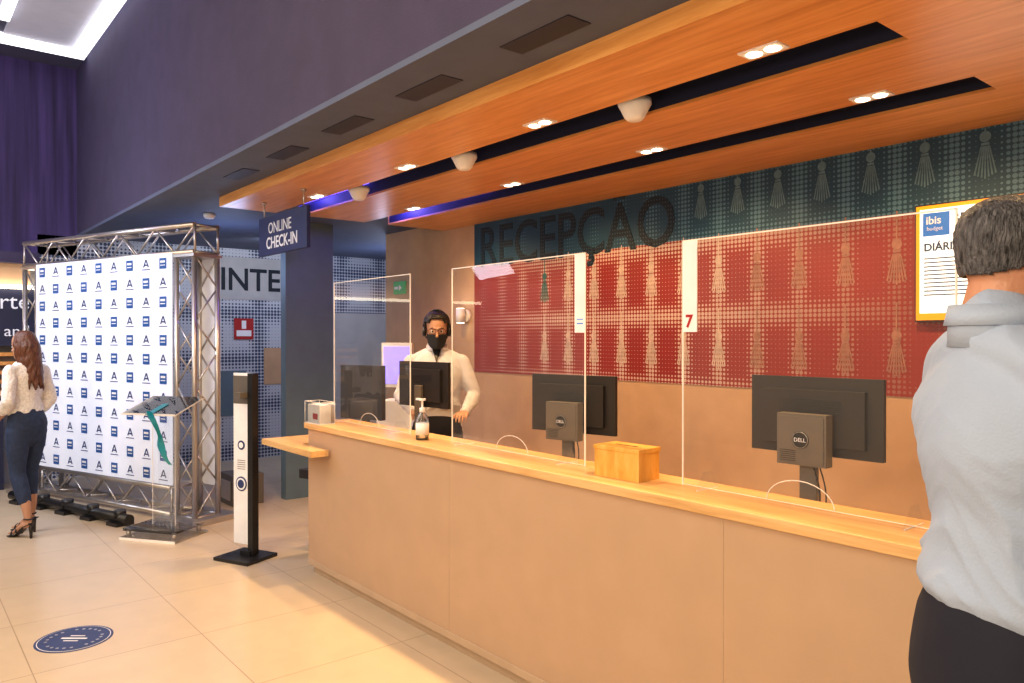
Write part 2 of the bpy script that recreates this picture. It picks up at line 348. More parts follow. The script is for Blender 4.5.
for x in (-.38,.38): b.cyl((x,0,2.62),(x,0,2.75),.006,'alu'); b.cyl((x,0,2.735),(x,0,2.75),.02,'alu')
b.done('hangers',g)
text('line_online','ONLINE',.125,(-.26,-.017,2.48),0,'textw',g,ext=.001); text('line_checkin','CHECK-IN',.130,(-.30,-.017,2.36),0,'textw',g,ext=.001,off=.002)
for x in (-5.54,-4.22,-2.93,-1.64,-.35):
    for y in (2.60,3.48):
        g=group('recessed_downlight',(x,y,2.75)); b=B(); b.box(-.085,.085,-.045,.045,-.006,0,'white')
        for sx in (-.04,.04): b.cyl((sx,0,-.006),(sx,0,-.009),.03,'emw',16)
        b.done('fitting',g)
for x in (-5.23,-3.86,-2.46):
    g=group('ceiling_speaker',(x,2.795,2.95)); b=B(); b.rev([(.03,0),(.03,-.15),(.080,-.155),(.082,-.18),(.07,-.20),(.05,-.24),(.035,-.255),(.01,-.256)],(0,0,0),'white'); b.done('housing',g)
for (x,y) in ((-7.47,2.4),(-6.9,3.0)):
    g=group('smoke_detector',(x,y,2.83)); b=B(); b.rev([(.055,0),(.055,-.025),(.04,-.045),(.01,-.05)],(0,0,0),'white'); b.done('housing',g)
# ------------------------------------------------------------------ backdrop + truss
L_=2.515; g=group('photo_backdrop_truss',(-9.45,1.30,0),R(20.2))
def truss(b,p0,p1,s=.12,up=None):
    p0=Vector(p0);p1=Vector(p1);d=(p1-p0).normalized(); y=Vector((0,1,0)); w=d.cross(y)
    cs=[(y*a+w*c)*s for a,c in ((-1,-1),(-1,1),(1,1),(1,-1))]
    for c in cs: b.cyl(p0+c,p1+c,.024,'alu',10)
    n=max(2,int((p1-p0).length/.26))
    for f in range(4):
        a=cs[f]; c=cs[(f+1)%4]
        for i in range(n):
            q0=p0.lerp(p1,i/n); q1=p0.lerp(p1,(i+1)/n)
            b.cyl(q0+(a if i%2 else c),q1+(c if i%2 else a),.009,'alu',6)
        for q in (p0,p1): b.cyl(q+a,q+c,.012,'alu',6)
b=B(); truss(b,(0,0,.05),(0,0,2.38)); truss(b,(L_,0,.05),(L_,0,2.38)); truss(b,(-.13,0,2.52),(L_+.13,0,2.52)); truss(b,(.2,.0,.17),(L_-.2,.0,.17))
for x in (0,L_): b.box(x-.25,x+.25,-.25,.25,0,.05,'alu'); b.box(x-.15,x+.15,-.15,.15,2.36,2.385,'alu')
b.done('truss',g)
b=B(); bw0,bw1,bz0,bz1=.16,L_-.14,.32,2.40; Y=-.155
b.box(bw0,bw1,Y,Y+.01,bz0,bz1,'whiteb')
nc,nr=9,12; cw=(bw1-bw0)/nc; rh=(bz1-bz0)/nr
for r_ in range(nr):
    for c_ in range(nc):
        cx=bw0+(c_+.5)*cw; cz=bz1-(r_+.5)*rh; y=Y-.003
        if (r_+c_)%2==0:
            s=.048; b.box(cx-s,cx+s,y-.002,y,cz-s,cz+s,'blue'); b.box(cx-.033,cx+.033,y-.003,y-.002,cz+.006,cz+.026,'white'); b.box(cx-.033,cx+.033,y-.003,y-.002,cz-.020,cz-.012,'white')
        else:
            for sg in (-1,1): b.poly([(cx+sg*.035-.008,y,cz-.025),(cx+sg*.035+.008,y,cz-.025),(cx+.008,y,cz+.045),(cx-.008,y,cz+.045)],'dnavy')
            b.poly([(cx-.02,y,cz-.012),(cx+.02,y,cz-.012),(cx+.015,y,cz+.0),(cx-.015,y,cz+.0)],'dnavy'); b.box(cx-.06,cx+.06,y-.001,y,cz-.05,cz-.043,'dnavy')
b.done('printed_vinyl',g)
b=B(); b.box(L_-.13,L_+.14,.125,.135,.3,2.4,'white'); b.done('side_sheet',g)
g=group('stage_light_bar',(-9.1,.98,0),R(19)); b=B(); b.cyl((0,0,.06),(2.0,0,.06),.045,'black',14); 
for i in range(5): b.box(.1+i*.42,.26+i*.42,-.08,.08,0,.03,'black'); b.cyl((.18+i*.42,0,.06),(.18+i*.42,0,.13),.05,'black',12)
b.done('bar',g)
g=group('electrical_case',(-7.60,2.72,0)); b=B(); b.box(-.15,.2,-.13,.18,.0,.30,'grey'); b.box(-.1,.15,-.14,-.13,.05,.24,'alu'); b.cyl((-.05,0,.32),(.1,0,.32),.02,'black'); b.done('case',g,bevel=.005)
# ------------------------------------------------------------------ lectern
g=group('acrylic_lectern',(-6.70,1.78,0),R(35))
b=B()
b.box(-.27,.27,-.2,.2,.0,.02,'acry2'); b.box(-.25,.25,-.18,.18,.07,.09,'acry2')
for sx in (-.22,.22):
    for sy in (-.15,.15): b.cyl((sx,sy,.02),(sx,sy,.07),.02,'alu')
b.poly([(-.11,0,.09),(.11,0,.09),(.11,0,1.02),(-.11,0,1.02)],'acry2'); b.poly([(-.11,.06,.09),(.11,.06,.09),(.11,.06,1.05),(-.11,.06,1.05)],'acry2')
m_=Matrix.Translation((0,0,1.08))@Matrix.Rotation(R(18),4,'X'); b.box(-.26,.26,-.19,.19,-.004,.004,'acry2',m_); b.box(-.26,.26,-.193,-.190,-.005,.012,'edge',m_)
for sx in (-.26,.258): b.box(sx,sx+.002,-.19,.19,-.005,.005,'edge',m_)
b.box(-.112,-.109,-.004,.0,.09,1.03,'edge'); b.box(.109,.112,-.004,.0,.09,1.03,'edge')
for (x0,x1,y0,y1) in ((-.27,.27,-.202,-.2),(-.27,.27,.2,.202)): b.box(x0,x1,y0,y1,0,.02,'edge')
b.done('stand',g,recalc=False)
b=B(); pr=None
for i in range(25):
    t_=i/24; x=.02+.20*t_+.02*math.sin(t_*7); y=-.21-.02*math.sin(t_*9); z=1.06-.42*t_; w=.030+.010*math.sin(t_*11)
    cur=[(x-w,y+.015,z+.015),(x,y-.012,z),(x+w,y+.015,z-.012)]
    if pr:
        for k in range(2): b.poly([pr[k],pr[k+1],cur[k+1],cur[k]],'ribbon')
    pr=cur
b.box(-.02,.04,-.2,.02,.006,.010,'ribbon',m_)
b.done('draped_ribbon',g,recalc=False)
g=group('hand_sanitizer_totem',(-5.63,2.09,0),R(24))
b=B()
b.box(-.18,.16,-.17,.13,0,.025,'black'); b.box(-.05,.05,-.04,.04,.025,.06,'black'); b.box(.02,.07,-.03,.03,.03,1.38,'black'); b.box(-.14,.02,-.012,.012,.10,1.38,'white'); b.box(-.14,.02,-.014,-.012,1.15,1.36,'grey')
b.cyl((-.06,-.012,.55),(-.06,-.016,.55),.055,'dnavy',24); b.cyl((-.06,-.016,.55),(-.06,-.018,.55),.045,'white',24); b.cyl((-.06,-.018,.55),(-.06,-.020,.55),.032,'dnavy',24)
b.cyl((-.06,-.012,.84),(-.06,-.016,.84),.035,'dnavy',24); b.cyl((-.06,-.016,.84),(-.06,-.018,.84),.022,'white',24)
for i in range(5): b.box(-.10,-.02,-.014,-.012,.66+i*.016,.664+i*.016,'grey')
b.box(-.04,.02,-.10,-.012,1.20,1.24,'grey')
b.done('stand',g,bevel=.002)
g=group('floor_sticker',(-4.72,.79,0)); b=B(); b.cyl((0,0,0),(0,0,.002),.19,'dnavy',48); b.cyl((0,0,.002),(0,0,.0028),.178,'white',48); b.cyl((0,0,.0028),(0,0,.0034),.174,'dnavy',48)
for i in range(24):
    a=i*2*math.pi/24; 
    if i%6: b.cyl((.135*math.cos(a),.135*math.sin(a),.0034),(.135*math.cos(a),.135*math.sin(a),.004),.009,'alu',8)
for (x0,x1,y0,y1) in ((-.07,.07,-.008,.008),(-.04,.04,.03,.04),(-.04,.04,-.04,-.03)): b.box(x0,x1,y0,y1,.0034,.004,'white',Matrix.Rotation(R(50),4,'Z'))
b.done('disc',g)
g=group('sanitizer_bottle',(-3.76,2.42,1.05)); b=B(); b.rev([(.035,0),(.038,.01),(.038,.11),(.03,.14),(.014,.155),(.014,.165)],(0,0,0),'acry2'); b.rev([(.032,.005),(.033,.09),(.033,.092)],(0,0,0),'acry2'); b.rev([(.039,.03),(.039,.1)],(0,0,0),'white'); b.rev([(.017,.16),(.017,.185),(.006,.19),(.006,.225),(.02,.228),(.02,.24)],(0,0,0),'white'); b.box(-.06,.01,-.008,.008,.228,.24,'white'); b.done('bottle',g)
g=group('wooden_suggestion_box',(-2.20,2.45,1.05),R(3)); b=B(); b.box(-.12,.12,-.07,.07,0,.125,'woodbox'); b.box(-.124,.124,-.074,.074,.118,.135,'woodbox'); b.box(-.06,.06,-.004,.004,.134,.1365,'black'); b.done('box',g,bevel=.003)
g=group('acrylic_brochure_box',(-4.94,2.335,1.05)); b=B(); b.box(-.12,.12,-.055,.055,0,.004,'edge'); 
for (p,q) in (((-.12,-.055),(.12,-.055)),((.12,-.055),(.12,.055)),((.12,.055),(-.12,.055)),((-.12,.055),(-.12,-.055))): b.poly([(p[0],p[1],.004),(q[0],q[1],.004),(q[0],q[1],.15),(p[0],p[1],.15)],'acry2'); b.path([(p[0],p[1],.0),(p[0],p[1],.15),(q[0],q[1],.15)],.002,'edge',6)
b.box(-.105,.09,-.04,.04,.004,.13,'white'); b.box(-.02,.05,-.043,-.04,.03,.07,'red'); b.done('box',g,recalc=False)
g=group('desk_phone',(-3.35,2.80,.90)); b=B(); b.box(-.1,.1,-.09,.09,0,.05,'black'); b.box(-.09,-.04,-.1,.1,.05,.09,'black'); b.done('phone',g,bevel=.006)
g=group('pen_holder',(-.72,2.78,.90)); b=B(); b.box(-.06,.06,-.05,.05,0,.16,'black')
for i in range(4): b.cyl((-.03+i*.02,0,.1),(-.04+i*.03,.01,.2),.004,'sblue',6)
b.done('cup',g,bevel=.004)
g=group('self_service_kiosk',(-5.72,3.50,0),R(35)); b=B(); b.box(-.2,.2,-.15,.15,0,1.1,'white'); b.box(-.14,.14,-.17,-.13,1.22,1.60,'white'); b.box(-.12,.12,-.174,-.17,1.25,1.57,'violet'); b.box(-.03,.03,-.14,-.08,1.1,1.3,'grey'); b.done('terminal',g,bevel=.004)
# ------------------------------------------------------------------ people
def crs(P,sub):
    out=[]; n=len(P)
    for i in range(n-1):
        p0=P[max(i-1,0)];p1=P[i];p2=P[i+1];p3=P[min(i+2,n-1)]
        for k in range(sub):
            t=k/sub; out.append(tuple(.5*((2*b_)+(c-a)*t+(2*a-5*b_+4*c-d)*t*t+(-a+3*b_-3*c+d)*t**3) for a,b_,c,d in zip(p0,p1,p2,p3)))
    out.append(tuple(P[-1])); return out
def tubeinto(bm,pts,rads,ref=(1,0,0),seg=18,sub=4,cap=True,capf=1.0):
    P=crs([tuple(p)+((r,r) if isinstance(r,(int,float)) else tuple(r)) for p,r in zip(pts,rads)],sub)
    C=[Vector(p[:3]) for p in P]; T=[]
    for i in range(len(C)): T.append((C[min(i+1,len(C)-1)]-C[max(i-1,0)]).normalized())
    rings=[]
    def ring(c,t,a,b_):
        s=Vector(ref); s=(s-t*s.dot(t)); s=s.normalized() if s.length>.05 else t.orthogonal().normalized(); n_=t.cross(s)
        return [bm.verts.new(c+s*a*math.cos(2*math.pi*j/seg)+n_*b_*math.sin(2*math.pi*j/seg)) for j in range(seg)]
    def capr(c,t,a,b_,sg):
        m_=min(a,b_)*(capf if sg<0 else 1); out=[]
        for th in (30,58,80): out.append(ring(c+t*sg*m_*math.sin(R(th)),t,a*math.cos(R(th)),b_*math.cos(R(th))))
        return out
    if cap: rings+=capr(C[0],T[0],P[0][3],P[0][4],-1)[::-1]
    for c,t,p in zip(C,T,P): rings.append(ring(c,t,max(p[3],.001),max(p[4],.001)))
    if cap: rings+=capr(C[-1],T[-1],P[-1][3],P[-1][4],1)
    for a,b_ in zip(rings,rings[1:]):
        for j in range(seg): bm.faces.new((a[j],a[(j+1)%seg],b_[(j+1)%seg],b_[j]))
    bm.faces.new(rings[0][::-1]); bm.faces.new(rings[-1])
def ringsinto(bm,HR,seg=40,sub=5):
    P=crs(HR,sub); rs=[]
    for z,yc,rx,ry in P: rs.append([bm.verts.new((rx*math.cos(2*math.pi*j/seg),yc+ry*math.sin(2*math.pi*j/seg),z)) for j in range(seg)])
    for a,b_ in zip(rs,rs[1:]):
        for j in range(seg): bm.faces.new((a[j],a[(j+1)%seg],b_[(j+1)%seg],b_[j]))
    bm.faces.new(rs[0][::-1]); bm.faces.new(rs[-1])
def skin(name,bm,k,parent,voxel=.01,smooth=4,disp=0,dsc=.1,loc=(0,0,0),rot=(0,0,0),remesh=True,folds=0,scale=1):
    bmesh.ops.recalc_face_normals(bm,faces=bm.faces)
    me=bpy.data.meshes.new(name); bm.to_mesh(me); bm.free()
    o=bpy.data.objects.new(name,me); sc.collection.objects.link(o)
    if remesh: q=o.modifiers.new('r','REMESH'); q.mode='VOXEL'; q.voxel_size=voxel
    if smooth: q=o.modifiers.new('s','SMOOTH'); q.iterations=smooth; q.factor=.5
    if disp:
        tx=bpy.data.textures.new(name,'CLOUDS'); tx.noise_scale=dsc; tx.noise_depth=2
        q=o.modifiers.new('d','DISPLACE'); q.texture=tx; q.strength=disp; q.mid_level=.5; q.texture_coords='LOCAL'
    applym(o)
    if folds:   # cloth creases: ridged noise stretched along a diagonal
        nn=[v.normal.copy() for v in o.data.vertices]
        for v,nr_ in zip(o.data.vertices,nn):
            c=v.co; sgn=1 if c.x>0 else -1
            u=Vector(((c.x+c.y*.6)*3.2, c.z*9.5+sgn*c.x*7.0, c.y*4))
            r1=1-abs(noise.noise(u))*2.2; r2=1-abs(noise.noise(u*2.1+Vector((5,3,1))))*2.2
            low=.55+.9*max(0,min(1,(1.30-c.z)/.28))
            edge=max(0,min(1,(c.z-1.03)/.06)) if abs(c.x)<.2 else 1
            v.co=c+nr_*folds*low*edge*(max(0,r1)**2-.35+.4*(max(0,r2)**2-.35))
    o.data.materials.clear(); o.data.materials.append(M[k])
    for p in o.data.polygons: p.use_smooth=True; p.material_index=0
    o.parent=parent; o.location=loc; o.rotation_euler=rot; o.scale=(scale,)*3; return o
HR=[(-.119,.052,.014,.014),(-.112,.048,.032,.034),(-.098,.036,.046,.052),(-.075,.020,.056,.070),(-.045,.008,.063,.084),(-.01,.0,.069,.093),(.025,-.004,.074,.098),(.055,-.007,.076,.098),(.085,-.010,.068,.087),(.105,-.012,.050,.064),(.116,-.012,.028,.036),(.119,-.012,.010,.012)]
HP=crs(HR,8)
def headshell(name,k,parent,loc,rot,off,region,th=.008,disp=.004,dsc=.02,bul=None,scale=1):
    bm=bmesh.new(); seg=120; rs=[]
    for z,yc,rx,ry in HP:
        row=[]
        for j in range(seg):
            a=2*math.pi*j/seg; c,s=math.cos(a),math.sin(a); v=Vector(((rx+off)*c,yc+(ry+off)*s,z*(1+off/.12)))
            if bul: v=bul(v)
            row.append(bm.verts.new(v))
        rs.append(row)
    for a,b_ in zip(rs,rs[1:]):
        for j in range(seg):
            f=(a[j],a[(j+1)%seg],b_[(j+1)%seg],b_[j]); c=sum((v.co for v in f),Vector())/4
            if region(c): bm.faces.new(f)
    tp=rs[-1]; 
    if region(Vector((0,0,.12))): bm.faces.new(tp)
    bmesh.ops.delete(bm,geom=[v for v in bm.verts if not v.link_faces],context='VERTS')
    bmesh.ops.recalc_face_normals(bm,faces=bm.faces)
    me=bpy.data.meshes.new(name); bm.to_mesh(me); bm.free(); o=bpy.data.objects.new(name,me); sc.collection.objects.link(o)
    q=o.modifiers.new('so','SOLIDIFY'); q.thickness=th; q.offset=0
    q=o.modifiers.new('sm','SMOOTH'); q.iterations=3
    if disp:
        tx=bpy.data.textures.new(name,'CLOUDS'); tx.noise_scale=dsc
        q=o.modifiers.new('d','DISPLACE'); q.texture=tx; q.strength=disp; q.texture_coords='LOCAL'
    applym(o); o.data.materials.append(M[k])
    for p in o.data.polygons: p.use_smooth=True
    o.parent=parent; o.location=loc; o.rotation_euler=rot; o.scale=(scale,)*3; return o
def head(parent,loc,rot,skink,lips='lips',female=False,nr=1.0,scale=1):
    bm=bmesh.new(); ringsinto(bm,HR)
    T=lambda p,r,**k: tubeinto(bm,p,r,seg=10,sub=3,**k)
    tubeinto(bm,[(0,-.02,-.03),(0,-.035,-.10),(0,-.05,-.20)],[(.052*nr,.058*nr),(.052*nr,.057*nr),(.064*nr,.066*nr)])
    T([(0,.088,.012),(0,.102,-.012),(0,.113,-.032)],[.006,.009,.012]); T([(-.014,.098,-.037),(0,.106,-.036),(.014,.098,-.037)],[.006,.009,.006])
    T([(-.045,.070,.022),(-.02,.090,.022),(0,.092,.016),(.02,.090,.022),(.045,.070,.022)],[.006,.009,.007,.009,.006])
    for s in (-1,1):
        T([(s*.030,.070,-.035),(s*.05,.052,-.028)],[.013,.012])
        e=s*.072
        T([(e,.012,-.03),(e+s*.006,.008,-.012),(e+s*.012,-.002,.014),(e+s*.016,-.018,.018),(e+s*.015,-.028,.004),(e+s*.009,-.020,-.018),(e+s*.004,.000,-.036)],[.004,.005,.005,.005,.005,.006,.007])
        T([(e-s*.004,-.004,-.02),(e+s*.006,-.012,.0)],[(.004,.010),(.004,.012)])
    T([(-.018,.086,-.066),(0,.096,-.063),(.018,.086,-.066)],[.004,.006,.004]); T([(-.016,.084,-.074),(0,.094,-.075),(.016,.084,-.074)],[.004,.007,.004])
    skin('head',bm,skink,parent,.0036,3,loc=loc,rot=rot,scale=scale)
    b=B()
    for s in (-1,1):
        c=(s*.031,.075,-.001); b.rev([(.001,-.0125),(.009,-.009),(.0125,0),(.009,.009),(.001,.0125)],c,'eye',16)
        b.cyl((c[0],c[1]+.0112,0),(c[0],c[1]+.0135,0),.0062,'dark',14)
        b.path([(c[0]-.017,c[1]+.012,.021),(c[0],c[1]+.018,.026),(c[0]+.017,c[1]+.010,.022)],.003,'dark')
    b.path([(-.02,.093,-.070),(0,.1005,-.069),(.02,.093,-.070)],.0025,'lips')
    b.done('face_details',parent,loc,rot,scale=scale)
def hand(name,w,d,n,tside,k,parent,curl=1.0,sc_=1.0):
    w=Vector(w);d=Vector(d).normalized();n=Vector(n);n=(n-d*n.dot(d)).normalized();t=d.cross(n); 
    if t.dot(Vector(tside))<0: t=-t
    bm=bmesh.new(); S=sc_
    tubeinto(bm,[w-d*.03*S,w+d*.01*S,w+d*.05*S,w+d*.088*S],[(.026*S,.020*S),(.028*S,.018*S),(.040*S,.016*S),(.038*S,.012*S)],ref=t,seg=14,sub=3)
    for off,ln,sp in ((.030,.070,.10),(.010,.078,.03),(-.010,.073,-.03),(-.029,.056,-.10)):
        p=w+d*.080*S+t*off*S; dd=(d+t*sp).normalized(); pts=[p]; ang=0
        for f,a in ((.42,18),(.32,34),(.26,26)):
            ang+=R(a*curl); q=dd*math.cos(ang)+n*math.sin(ang); p=p+q*ln*f*S; pts.append(p)
        tubeinto(bm,pts,[.0095*S,.0088*S,.0078*S,.0062*S],ref=t,seg=8,sub=3)
    p=w+d*.022*S+t*.026*S; q1=(d*.62+t*.72+n*.25).normalized(); q2=(d*.85+t*.35+n*.35).normalized()
    tubeinto(bm,[p,p+q1*.035*S,p+q1*.035*S+q2*.030*S,p+q1*.035*S+q2*.055*S],[.015*S,.0115*S,.0095*S,.007*S],ref=n,seg=8,sub=3)
    skin(name,bm,k,parent,.0032,2)
M['eye']=mat('eye_white',(.8,.78,.75),.2); M['dark']=mat('dark_brown',(.02,.012,.01),.4)
M['lips']=mat('lips',(.42,.16,.13),.4)
M['skinA']=mat('skin_tan',(.50,.24,.14),.5,bump=.15,bs=150,var=.08); M['skinB']=mat('skin_warm',(.50,.27,.17),.5,var=.06,bump=.1,bs=150)
M['shirtA']=mat('shirt_pale_blue',(.34,.41,.54),.85,bump=.15,bs=200,var=.04); M['shirtB']=mat('shirt_white',(.60,.60,.66),.85,bump=.2,bs=12)
M['lace']=mat('lace_blouse',(.84,.80,.76),.85,bump=.9,bs=70,var=.15,vs=60); M['jeans']=mat('denim_dark',(.02,.036,.085),.8,bump=.2,bs=200,var=.2,vs=30)
M['trous']=mat('trousers_navy',(.008,.009,.02),.85,bump=.2,bs=12)
M['hairA']=mat('hair_grey',(.085,.082,.088),.5,var=.85,vs=60,stretch=(3,3,.5),bump=1,bs=110); M['hairB']=mat('hair_black',(.012,.010,.010),.4,var=.4,vs=60,bump=.6,bs=90)
M['hairC']=mat('hair_auburn',(.12,.040,.018),.38,var=.5,vs=40,stretch=(3,3,.5),bump=.5,bs=60)
M['maskk']=mat('mask_black',(.015,.015,.018),.8); M['maskw']=mat('mask_dark_blue',(.04,.07,.16),.8)
M['leather']=mat('black_leather',(.02,.015,.012),.4); M['frame']=mat('spectacle_frame',(.10,.02,.015),.3)
def torso(bm,w=1,dpt=1,z0=.86,belly=0,blouse=0,capf=1.0):
    P=[(.84,.165,.110,-.005),(.93,.178,.125,-.01),(1.03,.168+blouse,.118+blouse,0+belly*.5),(1.12,.165+blouse,.118+blouse,.01+belly),(1.22,.172,.122,.008+belly*.5),(1.31,.182,.122,0),(1.385,.180,.108,-.012),(1.44,.135,.085,-.018),(1.475,.080,.068,-.02),(1.50,.060,.060,-.018)]
    P=[p for p in P if p[0]>=z0]
    tubeinto(bm,[(0,p[3],p[0]) for p in P],[(p[1]*w,p[2]*dpt) for p in P],seg=36,sub=4,capf=capf)
def limb(bm,a,b_,c,r,ref=(0,1,0)):
    a=Vector(a);b_=Vector(b_);c=Vector(c)
    tubeinto(bm,[a,a.lerp(b_,.35),a.lerp(b_,.8),b_,b_.lerp(c,.3),b_.lerp(c,.7),c],[r[0],r[0]*.97,r[1]*1.05,r[1],r[1]*1.02,r[2]*1.15,r[2]],ref=ref,seg=18,sub=3)
def collar(parent,k,z=1.49,r=.068,y=-.016,drop=.04,fl=1.22,fz=-.020):
    b=B(); i=b.mi(k); seg=40; rows=[]
    for rr,dz in ((r*1.02,-drop),(r*.98,.018),(r*1.04,.020),(r*fl,fz)):
        rows.append([b.bm.verts.new((rr*math.cos(R(110+320*j/seg)),y+rr*math.sin(R(110+320*j/seg))*1.05,z+dz+(-.018 if math.sin(R(110+320*j/seg))>.3 else 0))) for j in range(seg+1)])
    for a,c in zip(rows,rows[1:]):
        for j in range(seg): f=b.bm.faces.new((a[j],a[j+1],c[j+1],c[j])); f.smooth=True
    o=b.done('collar',parent); q=o.modifiers.new('s','SOLIDIFY'); q.thickness=.004
def legs(bm,hips,knees,ankles,r=(.098,.066,.05)):
    for h,k,a in zip(hips,knees,ankles): limb(bm,h,k,a,r,ref=(1,0,0))
def shoe(b_parent,name,x,y,rz,k='leather',z=0):
    bm=bmesh.new(); tubeinto(bm,[(0,-.06,.045),(0,.0,.05),(0,.10,.035),(0,.175,.028)],[(.036,.042),(.038,.046),(.046,.032),(.038,.024)],seg=14)
    tubeinto(bm,[(0,-.06,.012),(0,.05,.010),(0,.18,.012)],[(.036,.012),(.042,.010),(.040,.012)],seg=14)
    skin(name,bm,k,b_parent,.007,2,loc=(x,y,z),rot=(0,0,rz))

# --- man at the counter (foreground right)
g=group('man_customer',(-.492,1.610,0),R(53-90),1.11)
bm=bmesh.new(); torso(bm,.98,1.12,z0=1.03,belly=.02,blouse=.012,capf=.32)
limb(bm,(.195,-.02,1.39),(.262,-.035,1.12),(.265,.06,.88),(.062,.052,.040)); limb(bm,(-.170,.03,1.39),(-.205,.11,1.12),(-.16,.30,1.03),(.058,.048,.038))
tubeinto(bm,[(-.165,0,1.395),(-.10,-.03,1.445),(0,-.04,1.475),(.10,-.03,1.445),(.185,-.015,1.395)],[(.056,.055),(.056,.048),(.064,.048),(.056,.048),(.058,.055)],ref=(0,1,0))
tubeinto(bm,[(0,-.03,1.43),(0,-.028,1.505)],[(.080,.072),(.064,.064)],seg=24)
skin('shirt',bm,'shirtA',g,.0065,6,folds=.011)
collar(g,'shirtA',1.520,.070,y=-.026,drop=.05,fl=1.14,fz=-.014)
bm=bmesh.new(); tubeinto(bm,[(0,-.005,.82),(0,-.005,.90),(0,.0,.98),(0,.006,1.04)],[(.172,.125),(.184,.140),(.174,.138),(.160,.126)],seg=36)
legs(bm,[(.095,0,.88),(-.095,0,.88)],[(.11,.015,.48),(-.11,.015,.48)],[(.12,-.01,.07),(-.12,-.01,.07)],(.105,.078,.062))
skin('trousers',bm,'trous',g,.010,5,disp=.008,dsc=.12)
shoe(g,'shoe_right',.12,0,R(-8)); shoe(g,'shoe_left',-.12,0,R(8))
hand('hand_right',(.265,.07,.87),(0,.25,-1),(-1,.2,0),(0,1,0),'skinA',g); hand('hand_left',(-.16,.305,1.03),(.2,1,-.1),(.1,0,-1),(1,0,0),'skinA',g,.5)
HL,HRt,HS=(-.012,.020,1.602),(R(-4),0,R(-10)),.92
head(g,HL,HRt,'skinA',nr=1.12,scale=HS)
headshell('hair',"hairA",g,HL,HRt,.006,lambda c:(c.z>.062 and c.y<.058) or (c.y<-.030 and c.z>-.022+ .25*max(0,c.y+.09)) or (c.y<.036 and c.z>.022) ,.010,.006,.010,scale=HS)
headshell('face_mask','maskw',g,HL,HRt,.006,lambda c:c.y>.03 and -.13<c.z<-.012,.003,0,bul=lambda v:Vector((v.x,v.y+.018*max(0,1-abs(v.x)/.045)*(1 if v.z<0 else 0),v.z)),scale=HS)
b=B()
for s in (-1,1):
    b.path([(s*.068,.045,-.02),(s*.078,.015,-.002),(s*.088,-.012,.020),(s*.090,-.028,.008),(s*.084,-.022,-.02),(s*.070,.02,-.06),(s*.060,.045,-.07)],.0022,'maskw',6)
    b.path([(s*.075,.085,.008),(s*.082,.04,.012),(s*.086,-.005,.012),(s*.088,-.03,-.008)],.0022,'black',6)
    cs=[(s*.036+.026*math.cos(a),.105,.0+.018*math.sin(a)) for a in [i*math.pi/10 for i in range(21)]]; b.path(cs,.0018,'black',6); b.path([(s*.062,.105,.006),(s*.075,.085,.008)],.002,'black',6)
b.path([(-.01,.107,.004),(.01,.107,.004)],.0018,'black',6); b.done('glasses_and_straps',g,HL,HRt,scale=HS)

# --- receptionist
g=group('receptionist',(-4.80,3.22,0),R(-35-90),1.05)
bm=bmesh.new(); torso(bm,1.04,1.0,z0=.93)
limb(bm,(.18,-.015,1.39),(.255,.03,1.15),(.16,.24,1.06),(.060,.050,.036)); limb(bm,(-.18,-.015,1.39),(-.265,.02,1.15),(-.20,.22,1.05),(.060,.050,.036))
tubeinto(bm,[(-.17,-.015,1.39),(-.08,-.02,1.44),(0,-.025,1.46),(.08,-.02,1.44),(.17,-.015,1.39)],[(.055,.055),(.052,.045),(.055,.045),(.052,.045),(.055,.055)],ref=(0,1,0))
skin('shirt',bm,'shirtB',g,.009,5,folds=.010)
collar(g,'shirtB',1.505,.066)
b=B(); b.poly([(-.035,.062,1.50),(.035,.062,1.50),(.0,.118,1.38)],'black')
for z in (1.34,1.27,1.20,1.12): b.cyl((0,.11,z),(0,.135,z),.006,'grey',10)
b.done('undershirt_and_buttons',g)
bm=bmesh.new(); tubeinto(bm,[(0,-.005,.84),(0,-.005,.92),(0,0,1.0)],[(.17,.12),(.182,.13),(.172,.122)],seg=32)
legs(bm,[(.09,0,.88),(-.09,0,.88)],[(.10,.015,.48),(-.10,.015,.48)],[(.10,-.01,.07),(-.10,-.01,.07)])
skin('trousers',bm,'trous',g,.011,4)
shoe(g,'shoe_right',.10,0,R(-8)); shoe(g,'shoe_left',-.10,0,R(8))
hand('hand_right',(.16,.245,1.06),(-.35,1,-.15),(0,0,-1),(-1,0,0),'skinB',g,.7); hand('hand_left',(-.20,.225,1.05),(.25,1,-.1),(0,0,-1),(1,0,0),'skinB',g,.8)
HL,HRt=(0,.03,1.618),(R(-5),0,R(2))
head(g,HL,HRt,'skinB')
headshell('hair',"hairB",g,HL,HRt,.010,lambda c:(c.z>.088) or (c.z>.060 and c.y<.075) or (c.y<-.01 and c.z>-.06) or (c.y<.022 and c.z>.0),.016,.012,.015)
headshell('face_mask','maskk',g,HL,HRt,.007,lambda c:c.y>.022 and -.135<c.z<-.022,.004,0,bul=lambda v:Vector((v.x,v.y+.018*max(0,1-abs(v.x)/.045)*(1 if v.z<0 else 0),v.z)))
b=B()
for s in (-1,1):
    b.path([(s*.066,.045,-.03),(s*.080,-.012,.018)],.002,'maskk',6)
    b.path([(s*.062,.108,.006),(s*.078,.06,.012),(s*.086,-.01,.012)],.002,'frame',6)
    cs=[(s*.034+.027*math.cos(a),.112,.003+.020*math.sin(a)) for a in [i*math.pi/10 for i in range(21)]]; b.path(cs,.0022,'frame',6)
    b.cyl((s*.078,-.005,-.01),(s*.100,-.005,-.01),.033,'black',20); b.cyl((s*.100,-.005,-.01),(s*.104,-.005,-.01),.020,'grey',20)
b.path([(-.01,.114,.004),(.01,.114,.004)],.002,'frame',6)
